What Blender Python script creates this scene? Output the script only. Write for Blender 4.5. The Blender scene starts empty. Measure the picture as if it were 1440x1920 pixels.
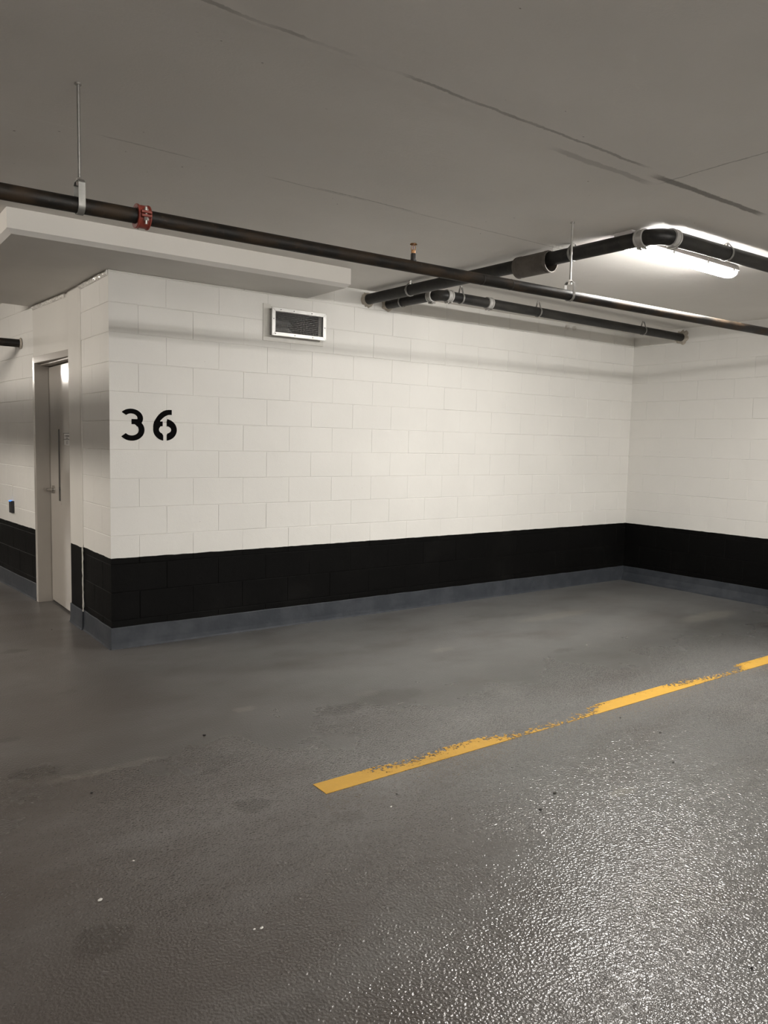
import bpy, bmesh, math, random
from mathutils import Vector, Matrix
random.seed(7)
SC = bpy.context.scene
COL = SC.collection
PI = math.pi

# ------------------------------------------------------------------ camera
yaw, pitch, roll = 0.6352623, -0.0891546, 0.0216123
F_PX = 1450.263
fw = Vector((math.sin(yaw)*math.cos(pitch), math.cos(yaw)*math.cos(pitch), math.sin(pitch)))
rt = Vector((math.cos(yaw), -math.sin(yaw), 0.0))
up = rt.cross(fw)
c_, s_ = math.cos(roll), math.sin(roll)
r2 = c_*rt + s_*up
u2 = -s_*rt + c_*up
cam_data = bpy.data.cameras.new('camera')
cam = bpy.data.objects.new('camera', cam_data)
COL.objects.link(cam)
M = Matrix((r2, u2, -fw)).transposed().to_4x4()
M.translation = Vector((-1.63648, -5.40536, 1.48829))
cam.matrix_world = M
cam_data.sensor_fit = 'VERTICAL'
cam_data.sensor_height = 36.0
cam_data.lens = F_PX/1920*36.0
cam_data.clip_start = 0.05
SC.camera = cam

# ------------------------------------------------------------------ light levels, exposure
LAMP_STALL = 255.0       # the tube above this stall
LAMP_AISLE = 350.0       # tubes of the drive aisle
LAMP_BEHIND = 600.0      # unseen tubes behind the viewer, boosted to fill walls and ceiling
LAMP_COL = (1.0, 0.965, 0.915)
LAMP_COL_AISLE = (1.0, 0.925, 0.83)
SC.view_settings.view_transform = 'Standard'
SC.view_settings.look = 'None'
SC.view_settings.exposure = 0.0
SC.view_settings.gamma = 1.0
SC.view_settings.use_curve_mapping = False
SC.cycles.use_denoising = True
SC.cycles.max_bounces = 10
SC.cycles.diffuse_bounces = 6
SC.cycles.sample_clamp_indirect = 6.0
wd = bpy.data.worlds.new('world')
SC.world = wd
wd.use_nodes = True
wd.node_tree.nodes['Background'].inputs[0].default_value = (0.9, 0.85, 0.78, 1)
wd.node_tree.nodes['Background'].inputs[1].default_value = 0.02

# ------------------------------------------------------------------ node helpers
class N:
    def __init__(self, name):
        self.m = bpy.data.materials.new(name)
        self.m.use_nodes = True
        self.t = self.m.node_tree
        self.b = self.t.nodes['Principled BSDF']
        self.out = self.t.nodes['Material Output']
        self._c = None
    def new(self, k, **kw):
        n = self.t.nodes.new(k)
        for a, v in kw.items(): setattr(n, a, v)
        return n
    def put(self, sock, v):
        if hasattr(v, 'is_output'): self.t.links.new(v, sock)
        elif isinstance(v, (tuple, list)) and len(v) == 3 and sock.type == 'RGBA': sock.default_value = (*v, 1)
        else: sock.default_value = v
    def co(self):
        if self._c is None: self._c = self.new('ShaderNodeTexCoord').outputs['Object']
        return self._c
    def xyz(self):
        if not hasattr(self, '_x'):
            s = self.new('ShaderNodeSeparateXYZ'); self.put(s.inputs[0], self.co()); self._x = s.outputs
        return self._x
    def math(self, op, a, b=0.0, c=None):
        n = self.new('ShaderNodeMath', operation=op)
        self.put(n.inputs[0], a); self.put(n.inputs[1], b)
        if c is not None: self.put(n.inputs[2], c)
        return n.outputs[0]
    def noise(self, scale, detail=3.0, rough=0.55, vec=None, out='Fac', dist=0.0):
        n = self.new('ShaderNodeTexNoise')
        self.put(n.inputs['Vector'], vec if vec is not None else self.co())
        n.inputs['Scale'].default_value = scale; n.inputs['Detail'].default_value = detail
        n.inputs['Roughness'].default_value = rough; n.inputs['Distortion'].default_value = dist
        return n.outputs[out]
    def scaled(self, s, loc=(0, 0, 0), rot=(0, 0, 0)):
        n = self.new('ShaderNodeMapping'); self.put(n.inputs[0], self.co())
        n.inputs['Location'].default_value = loc; n.inputs['Rotation'].default_value = rot; n.inputs['Scale'].default_value = s
        return n.outputs[0]
    def ramp(self, f, lo, hi, a=0.0, b=1.0):
        n = self.new('ShaderNodeMapRange', interpolation_type='SMOOTHSTEP')
        self.put(n.inputs[0], f); n.inputs[1].default_value = lo; n.inputs[2].default_value = hi
        n.inputs[3].default_value = a; n.inputs[4].default_value = b
        return n.outputs[0]
    def mix(self, f, a, b):
        n = self.new('ShaderNodeMix', data_type='RGBA')
        self.put(n.inputs[0], f); self.put(n.inputs[6], a); self.put(n.inputs[7], b)
        return n.outputs[2]
    def bump(self, h, dist, strength=1.0, prev=None):
        n = self.new('ShaderNodeBump'); n.inputs['Distance'].default_value = dist
        self.put(n.inputs['Strength'], strength); self.put(n.inputs['Height'], h)
        if prev is not None: self.t.links.new(prev, n.inputs['Normal'])
        return n.outputs[0]
    def set(self, col=None, rough=None, metal=None, normal=None, spec=None):
        b = self.b.inputs
        if col is not None: self.put(b['Base Color'], col)
        if rough is not None: self.put(b['Roughness'], rough)
        if metal is not None: self.put(b['Metallic'], metal)
        if normal is not None: self.t.links.new(normal, b['Normal'])
        if spec is not None: self.put(b['Specular IOR Level'], spec)
        return self.m

def plain(name, col, rough=0.5, metal=0.0, var=0.12, scale=30.0):
    n = N(name)
    f = n.noise(scale, 3)
    dark = tuple(c*(1-var*1.6) for c in col); lite = tuple(min(1, c*(1+var)) for c in col)
    return n.set(n.mix(f, dark, lite), rough, metal)

# --- painted concrete block: white above, black kick band below, height decides the paint
WHITE = (0.75, 0.735, 0.70); BLACK = (0.0032, 0.0031, 0.0030); CURB = (0.046, 0.052, 0.061)
def wall_paint(name, white=WHITE, band_top=0.645, band_low=0.15, grain=1.0):
    n = N(name)
    z = n.xyz()[2]
    wob = n.math('MULTIPLY_ADD', n.noise(9, 2), 0.010, -0.005)
    zz = n.math('ADD', z, wob)
    top = n.ramp(zz, band_top-0.0015, band_top+0.0015)
    low = n.ramp(zz, band_low-0.001, band_low+0.001)
    patch = n.noise(1.3, 4)
    w = n.mix(n.ramp(patch, 0.35, 0.7), tuple(c*0.95 for c in white), white)
    dirt = n.ramp(n.noise(2.6, 6, 0.62, vec=n.scaled((1, 1, 0.5))), 0.60, 0.80, 0, 0.13)
    w = n.mix(dirt, w, (0.50, 0.46, 0.40))
    speck = n.ramp(n.noise(85, 1, 0.3), 0.78, 0.80, 0, 0.6)
    gate = n.ramp(n.noise(3.3, 2), 0.55, 0.62)
    w = n.mix(n.math('MULTIPLY', speck, gate), w, (0.22, 0.19, 0.16))
    b = n.mix(n.ramp(n.noise(2.2, 5, 0.6), 0.50, 0.75), BLACK, (0.0062, 0.0060, 0.0056))
    c = n.mix(low, n.mix(n.noise(5, 4), tuple(x*0.8 for x in CURB), CURB), b)
    c = n.mix(top, c, w)
    rough = n.math('MULTIPLY_ADD', top, -0.10, 0.62)
    h = n.noise(140, 3, 0.6)
    nb = n.bump(h, 0.0014*grain, 0.55)
    nb = n.bump(n.noise(14, 3), 0.004*grain, 0.35, nb)
    return n.set(c, rough, 0, nb, n.math('MULTIPLY_ADD', top, 0.22, 0.07))
M_WALL = wall_paint('painted_block')
M_PIER = wall_paint('painted_pier', (0.66, 0.64, 0.60), 0.64, 0.15, 0.4)
M_OFF = wall_paint('painted_far_wall')

# --- ceiling: grey-white painted slab with form seams
def ceiling_mat():
    n = N('painted_slab')
    x, y, z = n.xyz()
    base = n.mix(n.ramp(n.noise(0.9, 5), 0.3, 0.72), (0.73, 0.705, 0.67), (0.79, 0.765, 0.73))
    base = n.mix(n.ramp(n.noise(7, 5, 0.65, vec=n.scaled((1, 3, 1))), 0.55, 0.8, 0, 0.35), base, (0.74, 0.715, 0.68))
    wob = n.math('MULTIPLY_ADD', n.noise(5, 4, 0.6), 0.05, -0.025)
    fine = n.math('MULTIPLY_ADD', n.noise(60, 2), 0.012, -0.006)
    def stroke(axis, at, lo, hi, w, amp=1.0):
        a, b = (y, x) if axis == 'y' else (x, y)
        d = n.math('ABSOLUTE', n.math('ADD', n.math('SUBTRACT', a, at), n.math('ADD', n.math('MULTIPLY', wob, amp), fine)))
        m = n.ramp(d, w*0.55, w, 1, 0)
        g = n.math('MULTIPLY', n.ramp(b, lo-0.05, lo+0.08), n.ramp(b, hi-0.08, hi+0.05, 1, 0))
        return n.math('MULTIPLY', m, g)
    br = n.ramp(n.noise(2.3, 2), 0.38, 0.55)
    darks = [(stroke('y', -3.143, 1.56, 2.50, 0.026, 0.8), 0.72, None), (stroke('y', -3.185, -0.75, 1.70, 0.011, 0.9), 0.5, br),
             (stroke('y', -1.975, 0.45, 1.05, 0.006, 0.3), 0.45, None), (stroke('x', 1.66, -3.7, -3.1, 0.007, 0.8), 0.4, None),
             (stroke('y', -1.96, -1.1, 2.6, 0.007, 0.4), 0.28, br), (stroke('y', -3.060, 0.95, 1.62, 0.024, 1.2), 0.30, None)]
    for m, k, g in darks:
        f = n.math('MULTIPLY', m, k)
        if g is not None: f = n.math('MULTIPLY', f, g)
        base = n.mix(f, base, (0.13, 0.12, 0.11))
    lights = [stroke('y', -1.942, 1.95, 2.30, 0.005, 0.1), stroke('y', -1.915, 3.4, 4.2, 0.006, 0.15), stroke('x', 4.25, -1.9, -1.0, 0.006, 0.2), stroke('y', -1.96, -1.2, -0.7, 0.005, 0.2)]
    for m in lights: base = n.mix(n.math('MULTIPLY', m, 0.75), base, (0.80, 0.78, 0.74))
    speck = n.math('MULTIPLY', n.ramp(n.noise(28, 2, 0.4, vec=n.scaled((1, 1.6, 1))), 0.755, 0.775), n.ramp(n.noise(1.4, 2), 0.52, 0.62))
    base = n.mix(n.math('MULTIPLY', speck, 0.8), base, (0.10, 0.085, 0.075))
    trowel = n.noise(16, 6, 0.68, vec=n.scaled((0.5, 2.2, 1)))
    nb = n.bump(trowel, 0.006, n.ramp(n.noise(1.1, 3), 0.42, 0.62, 0.12, 0.6))
    nb = n.bump(n.noise(90, 3), 0.0016, 0.5, nb)
    ridge = n.ramp(n.math('ABSOLUTE', n.math('ADD', n.math('ADD', y, 3.165), wob)), 0.0, 0.05, 1, 0)
    nb = n.bump(ridge, 0.004, 0.6, nb)
    return n.set(base, 0.62, 0, nb, 0.25)
M_CEIL = ceiling_mat()
def soffit_mat():
    n = N('painted_drop_panel')
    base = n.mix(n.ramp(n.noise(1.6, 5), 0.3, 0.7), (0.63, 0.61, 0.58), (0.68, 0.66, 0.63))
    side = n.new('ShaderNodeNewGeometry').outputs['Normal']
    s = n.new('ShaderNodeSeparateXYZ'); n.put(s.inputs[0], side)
    under = n.ramp(s.outputs[2], -0.6, -0.4, 1, 0)      # underside and chamfer coloured darker than the faces, imitating how light falls
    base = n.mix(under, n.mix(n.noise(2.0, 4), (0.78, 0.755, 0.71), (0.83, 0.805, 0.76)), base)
    nb = n.bump(n.noise(8, 5, 0.6, vec=n.scaled((0.5, 1, 1))), 0.005, 0.4)
    return n.set(base, 0.6, 0, nb, 0.25)
M_DROP = soffit_mat()

# --- floor: glossy grey traffic coating with rolled-in grit
STAINS = [(-0.89, -1.84, .13, .07, .55), (-0.58, 0.31, .10, .06, .5), (-0.92, -1.37, .07, .05, .5), (-0.49, -0.78, .06, .04, .35), (0.69, -1.89, .17, .08, .45),
          (-0.24, -2.65, .08, .06, .4), (-0.25, -2.26, .05, .03, .35), (-0.99, -3.18, .10, .08, .4), (2.75, -1.72, .12, .05, .35), (1.05, -1.86, .25, .12, .4),
          (0.50, -4.02, .20, .10, .16), (0.58, -4.18, .06, .04, .25), (-0.70, -3.75, .12, .06, .22), (0.02, -2.95, .08, .05, .2), (0.30, -4.30, .10, .06, .14)]
PALE = [(4.8, -1.64, .45, .12, .4), (0.24, -1.60, .08, .05, .35), (0.97, -1.74, .10, .05, .15), (2.0, -1.23, .12, .05, .25), (1.15, -3.42, .09, .04, .4), (3.6, -0.9, .5, .10, .25), (-0.62, -1.98, .28, .035, .22)]
def floor_mat():
    n = N('floor_coating')
    x, y, z = n.xyz()
    lane = n.ramp(n.math('ADD', x, n.math('MULTIPLY_ADD', n.noise(0.8, 4), 2.4, -1.2)), -0.9, 1.5)    # tyre dirt browns the drive lane; bay paled too, imitating stronger lamp light
    g2 = n.noise(1.7, 4, 0.55, vec=n.scaled((0.6, 1.3, 1)))
    base = n.mix(lane, (0.088, 0.077, 0.070), (0.144, 0.145, 0.141))
    base = n.mix(n.ramp(g2, 0.38, 0.78, 0, 0.55), base, (0.168, 0.163, 0.158))
    base = n.mix(n.ramp(n.noise(2.1, 4, 0.6, vec=n.scaled((0.6, 1.3, 1))), 0.42, 0.78, 0, 0.62), base, (0.078, 0.068, 0.061))
    base = n.mix(n.ramp(n.noise(240, 2, 0.5), 0.35, 0.7, 0, 0.2), base, (0.085, 0.080, 0.077))
    wobx = n.math('MULTIPLY_ADD', n.noise(11, 3), 0.12, -0.06)
    woby = n.math('MULTIPLY_ADD', n.noise(13, 3), 0.10, -0.05)
    def spot(cx, cy, rx, ry):
        dx = n.math('DIVIDE', n.math('ADD', n.math('SUBTRACT', x, cx), wobx), rx)
        dy = n.math('DIVIDE', n.math('ADD', n.math('SUBTRACT', y, cy), woby), ry)
        return n.ramp(n.math('ADD', n.math('MULTIPLY', dx, dx), n.math('MULTIPLY', dy, dy)), 0.35, 1.2, 1, 0)
    for cx, cy, rx, ry, k in STAINS: base = n.mix(n.math('MULTIPLY', spot(cx, cy, rx, ry), k), base, (0.040, 0.034, 0.030))
    for cx, cy, rx, ry, k in PALE: base = n.mix(n.math('MULTIPLY', spot(cx, cy, rx, ry), k), base, (0.26, 0.245, 0.21))
    # where the coat went on thick it is smoother
    smooth = n.ramp(n.noise(0.95, 3, 0.5, vec=n.scaled((1, 1, 1), (0.7, 1.9, 0)), dist=0.3), 0.30, 0.50, 0.55, 1.0)
    far = n.ramp(y, -3.4, -1.4, 1.0, 0.50)     # the bay under the wall is worn flatter than the lane by the camera
    amp = n.math('MULTIPLY', smooth, far)
    h1 = n.noise(230, 0, 0.5); h2 = n.noise(108, 0, 0.5)
    h = n.math('ADD', n.math('MULTIPLY', h1, 0.3), h2)
    nb = n.bump(h, 0.0031, amp)
    rough = n.math('ADD', n.ramp(n.noise(1.9, 4), 0.3, 0.75, 0.19, 0.28), n.ramp(y, -2.8, -0.6, 0.0, 0.16))
    n.put(n.b.inputs['Coat Weight'], n.math('MULTIPLY', n.ramp(y, -3.0, -0.8, 0.72, 0.12), n.math('MULTIPLY_ADD', lane, 0.75, 0.25))); n.b.inputs['Coat Roughness'].default_value = 0.05
    n.t.links.new(nb, n.b.inputs['Coat Normal'])
    return n.set(base, rough, 0, nb, 0.5)
M_FLOOR = floor_mat()

def line_mat():
    n = N('worn_yellow_paint')
    x, y, z = n.xyz()
    cr = n.new('ShaderNodeValToRGB'); n.put(cr.inputs[0], n.math('DIVIDE', x, 6.0))
    el = cr.color_ramp.elements
    pts = [(0.05, .02), (0.26, .08), (0.40, .40), (0.60, .47), (0.72, .40), (0.86, .32), (1.02, .18), (1.10, .45), (1.25, .66), (1.70, .70), (1.90, .50), (2.0, .18),
           (2.60, .12), (2.68, .38), (2.95, .52), (3.15, .68), (3.40, .66), (3.52, .2), (4.0, .15), (4.6, .5), (5.6, .3)]
    while len(el) < len(pts): el.new(0.5)
    for e, (px, v) in zip(el, pts): e.position = px/6.0; e.color = (v, v, v, 1)
    acr = n.ramp(y, -2.735, -2.615, -0.16, 0.20)      # the side towards the wall has scuffed off first
    nz = n.noise(46, 6, 0.72)
    wear = n.math('ADD', n.math('ADD', cr.outputs[0], acr), n.math('MULTIPLY_ADD', n.noise(7, 3), 0.36, -0.18))
    keep = n.ramp(n.math('SUBTRACT', nz, n.math('MULTIPLY_ADD', wear, 0.50, 0.265)), -0.006, 0.012)
    col = n.mix(n.noise(20, 4), (0.56, 0.31, 0.035), (0.68, 0.40, 0.065))
    n.set(col, 0.42, 0, n.bump(nz, 0.002, 0.5), 0.4)
    tr = n.new('ShaderNodeBsdfTransparent'); mx = n.new('ShaderNodeMixShader')
    n.t.links.new(keep, mx.inputs[0]); n.t.links.new(tr.outputs[0], mx.inputs[1]); n.t.links.new(n.b.outputs[0], mx.inputs[2])
    n.t.links.new(mx.outputs[0], n.out.inputs[0])
    return n.m
M_LINE = line_mat()

def pipe_mat(name, a, b, c, rough=0.42):
    n = N(name)
    f = n.noise(9, 6, 0.65, vec=n.scaled((0.5, 1, 1)))
    col = n.mix(n.ramp(f, 0.42, 0.66), a, b)
    col = n.mix(n.ramp(n.noise(34, 5, 0.7), 0.62, 0.74, 0, 0.5), col, c)
    nb = n.bump(n.noise(120, 3), 0.001, 0.5)
    return n.set(col, n.ramp(f, 0.3, 0.7, rough-0.1, rough+0.2), 0.05, nb, 0.28)
M_MAIN = pipe_mat('oily_black_steel', (0.008, 0.007, 0.006), (0.040, 0.026, 0.015), (0.095, 0.068, 0.045), 0.50)
M_IRON = pipe_mat('cast_iron', (0.015, 0.0145, 0.014), (0.034, 0.032, 0.028), (0.075, 0.070, 0.060), 0.46)
M_SLEEVE = pipe_mat('grey_sleeve', (0.085, 0.072, 0.062), (0.13, 0.115, 0.10), (0.19, 0.17, 0.15), 0.5)
M_RED = plain('red_iron', (0.25, 0.042, 0.026), 0.45, 0, 0.25)
M_BOLT = plain('zinc', (0.62, 0.60, 0.57), 0.3, 0.9, 0.1)
M_STEEL = plain('galvanised_rod', (0.36, 0.35, 0.33), 0.38, 0.8, 0.15)
M_STRAP = plain('galvanised_strap', (0.27, 0.265, 0.25), 0.45, 0.6, 0.2)
M_BAND = plain('painted_clamp', (0.46, 0.45, 0.43), 0.45, 0.25, 0.25)
M_BRASS = plain('bronze', (0.36, 0.19, 0.085), 0.4, 0.7, 0.3)
M_NIPPLE = plain('black_nipple', (0.03, 0.028, 0.027), 0.5, 0.2, 0.2)
M_TIN = plain('galvanised_sheet', (0.44, 0.435, 0.42), 0.40, 0.6, 0.22, 14)
M_TINDARK = plain('shaded_duct_sheet', (0.055, 0.053, 0.050), 0.45, 0.5, 0.2, 14)  # galvanised sheet darkened to stand for the shade inside the duct
M_WIRE = plain('wire', (0.13, 0.125, 0.12), 0.4, 0.7, 0.1)
M_FLANGE = plain('painted_flange', (0.64, 0.62, 0.57), 0.45, 0, 0.06)
M_DUCT = plain('duct_void', (0.02, 0.02, 0.02), 0.8)
M_GROUT = plain('dirty_grout', (0.40, 0.36, 0.30), 0.8, 0, 0.35, 40)
M_CAULK = plain('white_caulk', (0.66, 0.64, 0.59), 0.5, 0, 0.1)
M_FOAM = plain('painted_sealant', (0.76, 0.74, 0.70), 0.22, 0.1, 0.12)
M_DOOR = plain('taupe_door_paint', (0.40, 0.37, 0.335), 0.13, 0, 0.03, 3)
M_FRAME = plain('taupe_frame_paint', (0.37, 0.34, 0.305), 0.22, 0, 0.05, 6)
M_GAP = plain('dark_gap', (0.012, 0.011, 0.010), 0.7)
M_GLASS = plain('dark_wired_glass', (0.015, 0.016, 0.017), 0.08, 0, 0.05)
M_CHROME = plain('satin_chrome', (0.60, 0.58, 0.55), 0.2, 0.95, 0.05)
M_SIGN = plain('white_sign', (0.88, 0.87, 0.85), 0.4, 0, 0.02)
M_INK = plain('grey_ink', (0.22, 0.21, 0.20), 0.6, 0, 0.1)
M_PLASTIC = plain('black_plastic', (0.010, 0.010, 0.011), 0.35, 0, 0.1)
M_SPRAY = plain('black_spray_paint', (0.0025, 0.0024, 0.0027), 0.8, 0, 0.2); M_SPRAY.node_tree.nodes['Principled BSDF'].inputs['Specular IOR Level'].default_value = 0.06
M_HOUSE = plain('grey_lamp_housing', (0.50, 0.47, 0.46), 0.45, 0, 0.05)
M_CLIP = plain('lamp_clip', (0.55, 0.53, 0.51), 0.35, 0.4, 0.05)
M_GRIT = plain('grit', (0.018, 0.016, 0.014), 0.7, 0, 0.2)
M_PAPER = plain('paper_scrap', (0.72, 0.70, 0.66), 0.7, 0, 0.1)
M_CEMENT = plain('paint_chip', (0.30, 0.24, 0.15), 0.7, 0, 0.1)
def glow(name, col, s, side=1.0):
    """side: share of the downward brightness that the flanks of the diffuser give"""
    n = N(name); e = n.new('ShaderNodeEmission')
    e.inputs[0].default_value = (*col, 1); e.inputs[1].default_value = s
    if side != 1.0:
        q = n.new('ShaderNodeSeparateXYZ'); n.put(q.inputs[0], n.new('ShaderNodeNewGeometry').outputs['Normal'])
        n.put(e.inputs[1], n.ramp(q.outputs[2], -0.9, 0.05, s, s*side))
    n.t.links.new(e.outputs[0], n.out.inputs[0]); return n.m
M_TUBE = glow('lit_diffuser', LAMP_COL, LAMP_STALL, 0.08)
M_TUBE2 = glow('lit_diffuser_warm', LAMP_COL_AISLE, LAMP_AISLE, 0.9)
M_TUBE3 = glow('lit_diffuser_behind', LAMP_COL, LAMP_BEHIND, 0.9)
M_LED = glow('blue_indicator', (0.10, 0.32, 1.0), 1.6)

# ------------------------------------------------------------------ mesh helpers
def obj(name, bm, m, parent=None, smooth=False, bevel=0.0, mats=None):
    me = bpy.data.meshes.new(name)
    bmesh.ops.recalc_face_normals(bm, faces=bm.faces[:])
    if smooth:
        for f in bm.faces: f.smooth = True
        for e in bm.edges:
            if len(e.link_faces) == 2 and e.calc_face_angle(0) > 0.7: e.smooth = False
    bm.to_mesh(me); bm.free()
    for mm in (mats or [m]): me.materials.append(mm)
    o = bpy.data.objects.new(name, me); COL.objects.link(o)
    if parent is not None: o.parent = parent
    if bevel:
        b = o.modifiers.new('bevel', 'BEVEL'); b.width = bevel; b.segments = 2; b.limit_method = 'ANGLE'
    return o
def thing(name, label, cat, loc=(0, 0, 0), group=None):
    o = bpy.data.objects.new(name, None); COL.objects.link(o)
    o.empty_display_size = 0.05; o.location = loc
    return tag(o, label, cat, group)
def tag(o, label, cat, group=None):
    o['label'] = label; o['category'] = cat
    if group: o['group'] = group
    return o
def struct(o, label=None, cat='room'):
    o['kind'] = 'structure'
    if label: o['label'] = label; o['category'] = cat
    return o
def box(bm, a, b):
    vs = [bm.verts.new((x, y, z)) for x in (a[0], b[0]) for y in (a[1], b[1]) for z in (a[2], b[2])]
    for f in ((0, 1, 3, 2), (4, 6, 7, 5), (0, 4, 5, 1), (2, 3, 7, 6), (0, 2, 6, 4), (1, 5, 7, 3)):
        bm.faces.new([vs[i] for i in f])
    return vs
def frame_of(d):
    d = d.normalized()
    a = Vector((0, 0, 1)) if abs(d.z) < 0.9 else Vector((1, 0, 0))
    u = d.cross(a).normalized(); return u, u.cross(d).normalized()
def tube(bm, pts, r, n=20, cap=True, rr=None):
    pts = [Vector(p) for p in pts]; rings = []
    for i, p in enumerate(pts):
        d = (pts[min(i+1, len(pts)-1)]-pts[max(i-1, 0)])
        u, v = frame_of(d); k = rr[i] if rr else r
        rings.append([bm.verts.new(p+u*(k*math.cos(2*PI*j/n))+v*(k*math.sin(2*PI*j/n))) for j in range(n)])
    for a, b in zip(rings, rings[1:]):
        for j in range(n): bm.faces.new((a[j], a[(j+1) % n], b[(j+1) % n], b[j]))
    if cap: bm.faces.new(rings[0]); bm.faces.new(rings[-1])
    return rings
def prism(bm, poly, f0, f1):
    """poly: list of (a,b); f0/f1 map (a,b)->3D for the two ends"""
    A = [bm.verts.new(f0(*p)) for p in poly]; B = [bm.verts.new(f1(*p)) for p in poly]
    n = len(poly)
    for i in range(n): bm.faces.new((A[i], A[(i+1) % n], B[(i+1) % n], B[i]))
    bm.faces.new(A); bm.faces.new(B[::-1])
def hollow(bm, p0, p1, ro, ri, n=32):
    p0, p1 = Vector(p0), Vector(p1); u, v = frame_of(p1-p0)
    R = []
    for p, r in ((p0, ro), (p1, ro), (p1, ri), (p0, ri)):
        R.append([bm.verts.new(p+u*(r*math.cos(2*PI*j/n))+v*(r*math.sin(2*PI*j/n))) for j in range(n)])
    for k in range(4):
        a, b = R[k], R[(k+1) % 4]
        for j in range(n): bm.faces.new((a[j], a[(j+1) % n], b[(j+1) % n], b[j]))

# ------------------------------------------------------------------ block walls
H = 2.75
L = 5.755
rng = random.Random(3)
def block_wall(bm, org, du, nrm, length, z0, z1, odd=0.2, even=0.0, gh=0.0036, hole=None):
    """sheet of separate blocks with V joints; org at floor, du along, nrm outwards"""
    org, du, nrm = Vector(org), Vector(du).normalized(), Vector(nrm).normalized()
    r = int(z0/0.2+1e-6)
    while r*0.2 < z1-1e-6:
        a, b = max(z0, r*0.2), min(z1, r*0.2+0.2)
        js = [0.0]; x = (odd if r % 2 else even)
        if x == 0: x = 0.4
        while x < length-0.02: js.append(x); x += 0.4
        js.append(length)
        for u0, u1 in zip(js, js[1:]):
            w = 0.0045; t = [rng.uniform(-0.0007, 0.0007) for _ in range(4)]
            P = lambda u, z, d: bm.verts.new(org+du*u+Vector((0, 0, z))+nrm*d)
            deep = -gh*rng.uniform(0.6, 1.0)
            o = [P(u0, a, deep), P(u1, a, deep), P(u1, b, deep), P(u0, b, deep)]
            wu0 = w*0.8 if u0 > 0 else 0.0; wu1 = w*0.8 if u1 < length else 0.0
            q = [P(u0+wu0, a+w, t[0]), P(u1-wu1, a+w, t[1]), P(u1-wu1, b-w, t[2]), P(u0+wu0, b-w, t[3])]
            bm.faces.new(q)
            for i in range(4): bm.faces.new((o[i], o[(i+1) % 4], q[(i+1) % 4], q[i]))
        r += 1
def cut_hole(bm, axes, lo, hi):
    for k, ax in enumerate(axes):
        for v in (lo[k], hi[k]):
            no = [0, 0, 0]; no[ax] = 1; co = [0, 0, 0]; co[ax] = v
            bmesh.ops.bisect_plane(bm, geom=bm.verts[:]+bm.edges[:]+bm.faces[:], plane_co=co, plane_no=no)
    kill = [f for f in bm.faces if all(lo[k] < f.calc_center_median()[axes[k]] < hi[k] for k in range(2))]
    bmesh.ops.delete(bm, geom=kill, context='FACES')

VX0, VX1, VZ0, VZ1 = 1.235, 1.655, 2.315, 2.475     # duct opening in the wall
bm = bmesh.new()
block_wall(bm, (0, 0, 0), (1, 0, 0), (0, -1, 0), L, 0, H)
box(bm, (0.004, 0.0062, 0), (L+0.2, 0.2, H))
cut_hole(bm, (0, 2), (VX0, VZ0), (VX1, VZ1))
wa = struct(obj('wall_back', bm, M_WALL))
bm = bmesh.new()
block_wall(bm, (L, 0, 0), (0, -1, 0), (-1, 0, 0), 14.0, 0, H)
box(bm, (L+0.0062, -14.0, 0), (L+0.2, 0.0, H))
struct(obj('wall_right', bm, M_WALL))
# short return of the block wall at the outside corner
bm = bmesh.new()
block_wall(bm, (0, 0.672, 0), (0, -1, 0), (-1, 0, 0), 0.672, 0, 2.612, odd=0.272, even=0.072)
box(bm, (0.0062, 0.004, 0), (0.2, 0.672, 2.612))
struct(obj('wall_corner', bm, M_WALL))
# smooth pier beside the door, rounded towards the door
bm = bmesh.new()
poly = [(0.30, 0.684), (-0.004, 0.684), (-0.010, 0.70)]
for k in range(7):
    a = k/6*PI/2; poly.append((-0.010+0.045*(1-math.cos(a)), 1.045-0.045+0.045*math.sin(a)))
poly.append((0.30, 1.045))
prism(bm, poly, lambda x, y: (x, y, 0), lambda x, y: (x, y, 2.612))
struct(obj('wall_pier', bm, M_PIER))
# wall over the door
DX0, DY0, DX1, DY1 = 0.002, 1.051, -0.055, 1.975
bm = bmesh.new()
prism(bm, [(DX0, DY0), (DX1, DY1), (0.30, DY1), (0.30, DY0)], lambda x, y: (x, y, 2.168), lambda x, y: (x, y, 2.612))
struct(obj('wall_lintel', bm, M_PIER))
# wall running on along the aisle beyond the door
dl = Vector((-0.075, 1.0, 0)).normalized(); nl = Vector((-dl.y, dl.x, 0))
bm = bmesh.new()
block_wall(bm, (DX1, DY1, 0), dl, nl, 11.9, 0, H, odd=0.13, even=0.33)
e = Vector((DX1, DY1, 0))+dl*11.9
q = Vector((DX1, DY1, 0))-nl*0.0062; q2 = e-nl*0.0062
prism(bm, [(q.x, q.y), (q2.x, q2.y), (0.35, q2.y), (0.35, q.y)], lambda x, y: (x, y, 0), lambda x, y: (x, y, H))
struct(obj('wall_left', bm, M_WALL))
# floor, ceiling and the far sides of the garage
bm = bmesh.new(); box(bm, (-9.2, -14.2, -0.2), (L+0.2, 14.2, 0)); struct(obj('floor', bm, M_FLOOR))
bm = bmesh.new(); box(bm, (-9.2, -14.2, H), (L+0.2, 14.2, H+0.2)); struct(obj('ceiling', bm, M_CEIL))
bm = bmesh.new(); box(bm, (-9.2, -14.2, 0), (-9.0, 14.2, H)); struct(obj('wall_aisle', bm, M_OFF))
bm = bmesh.new(); box(bm, (-9.0, -14.2, 0), (L+0.2, -14.0, H)); struct(obj('wall_front', bm, M_OFF))
bm = bmesh.new(); box(bm, (-9.0, 14.0, 0), (L, 14.2, H)); struct(obj('wall_end', bm, M_OFF))
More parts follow.
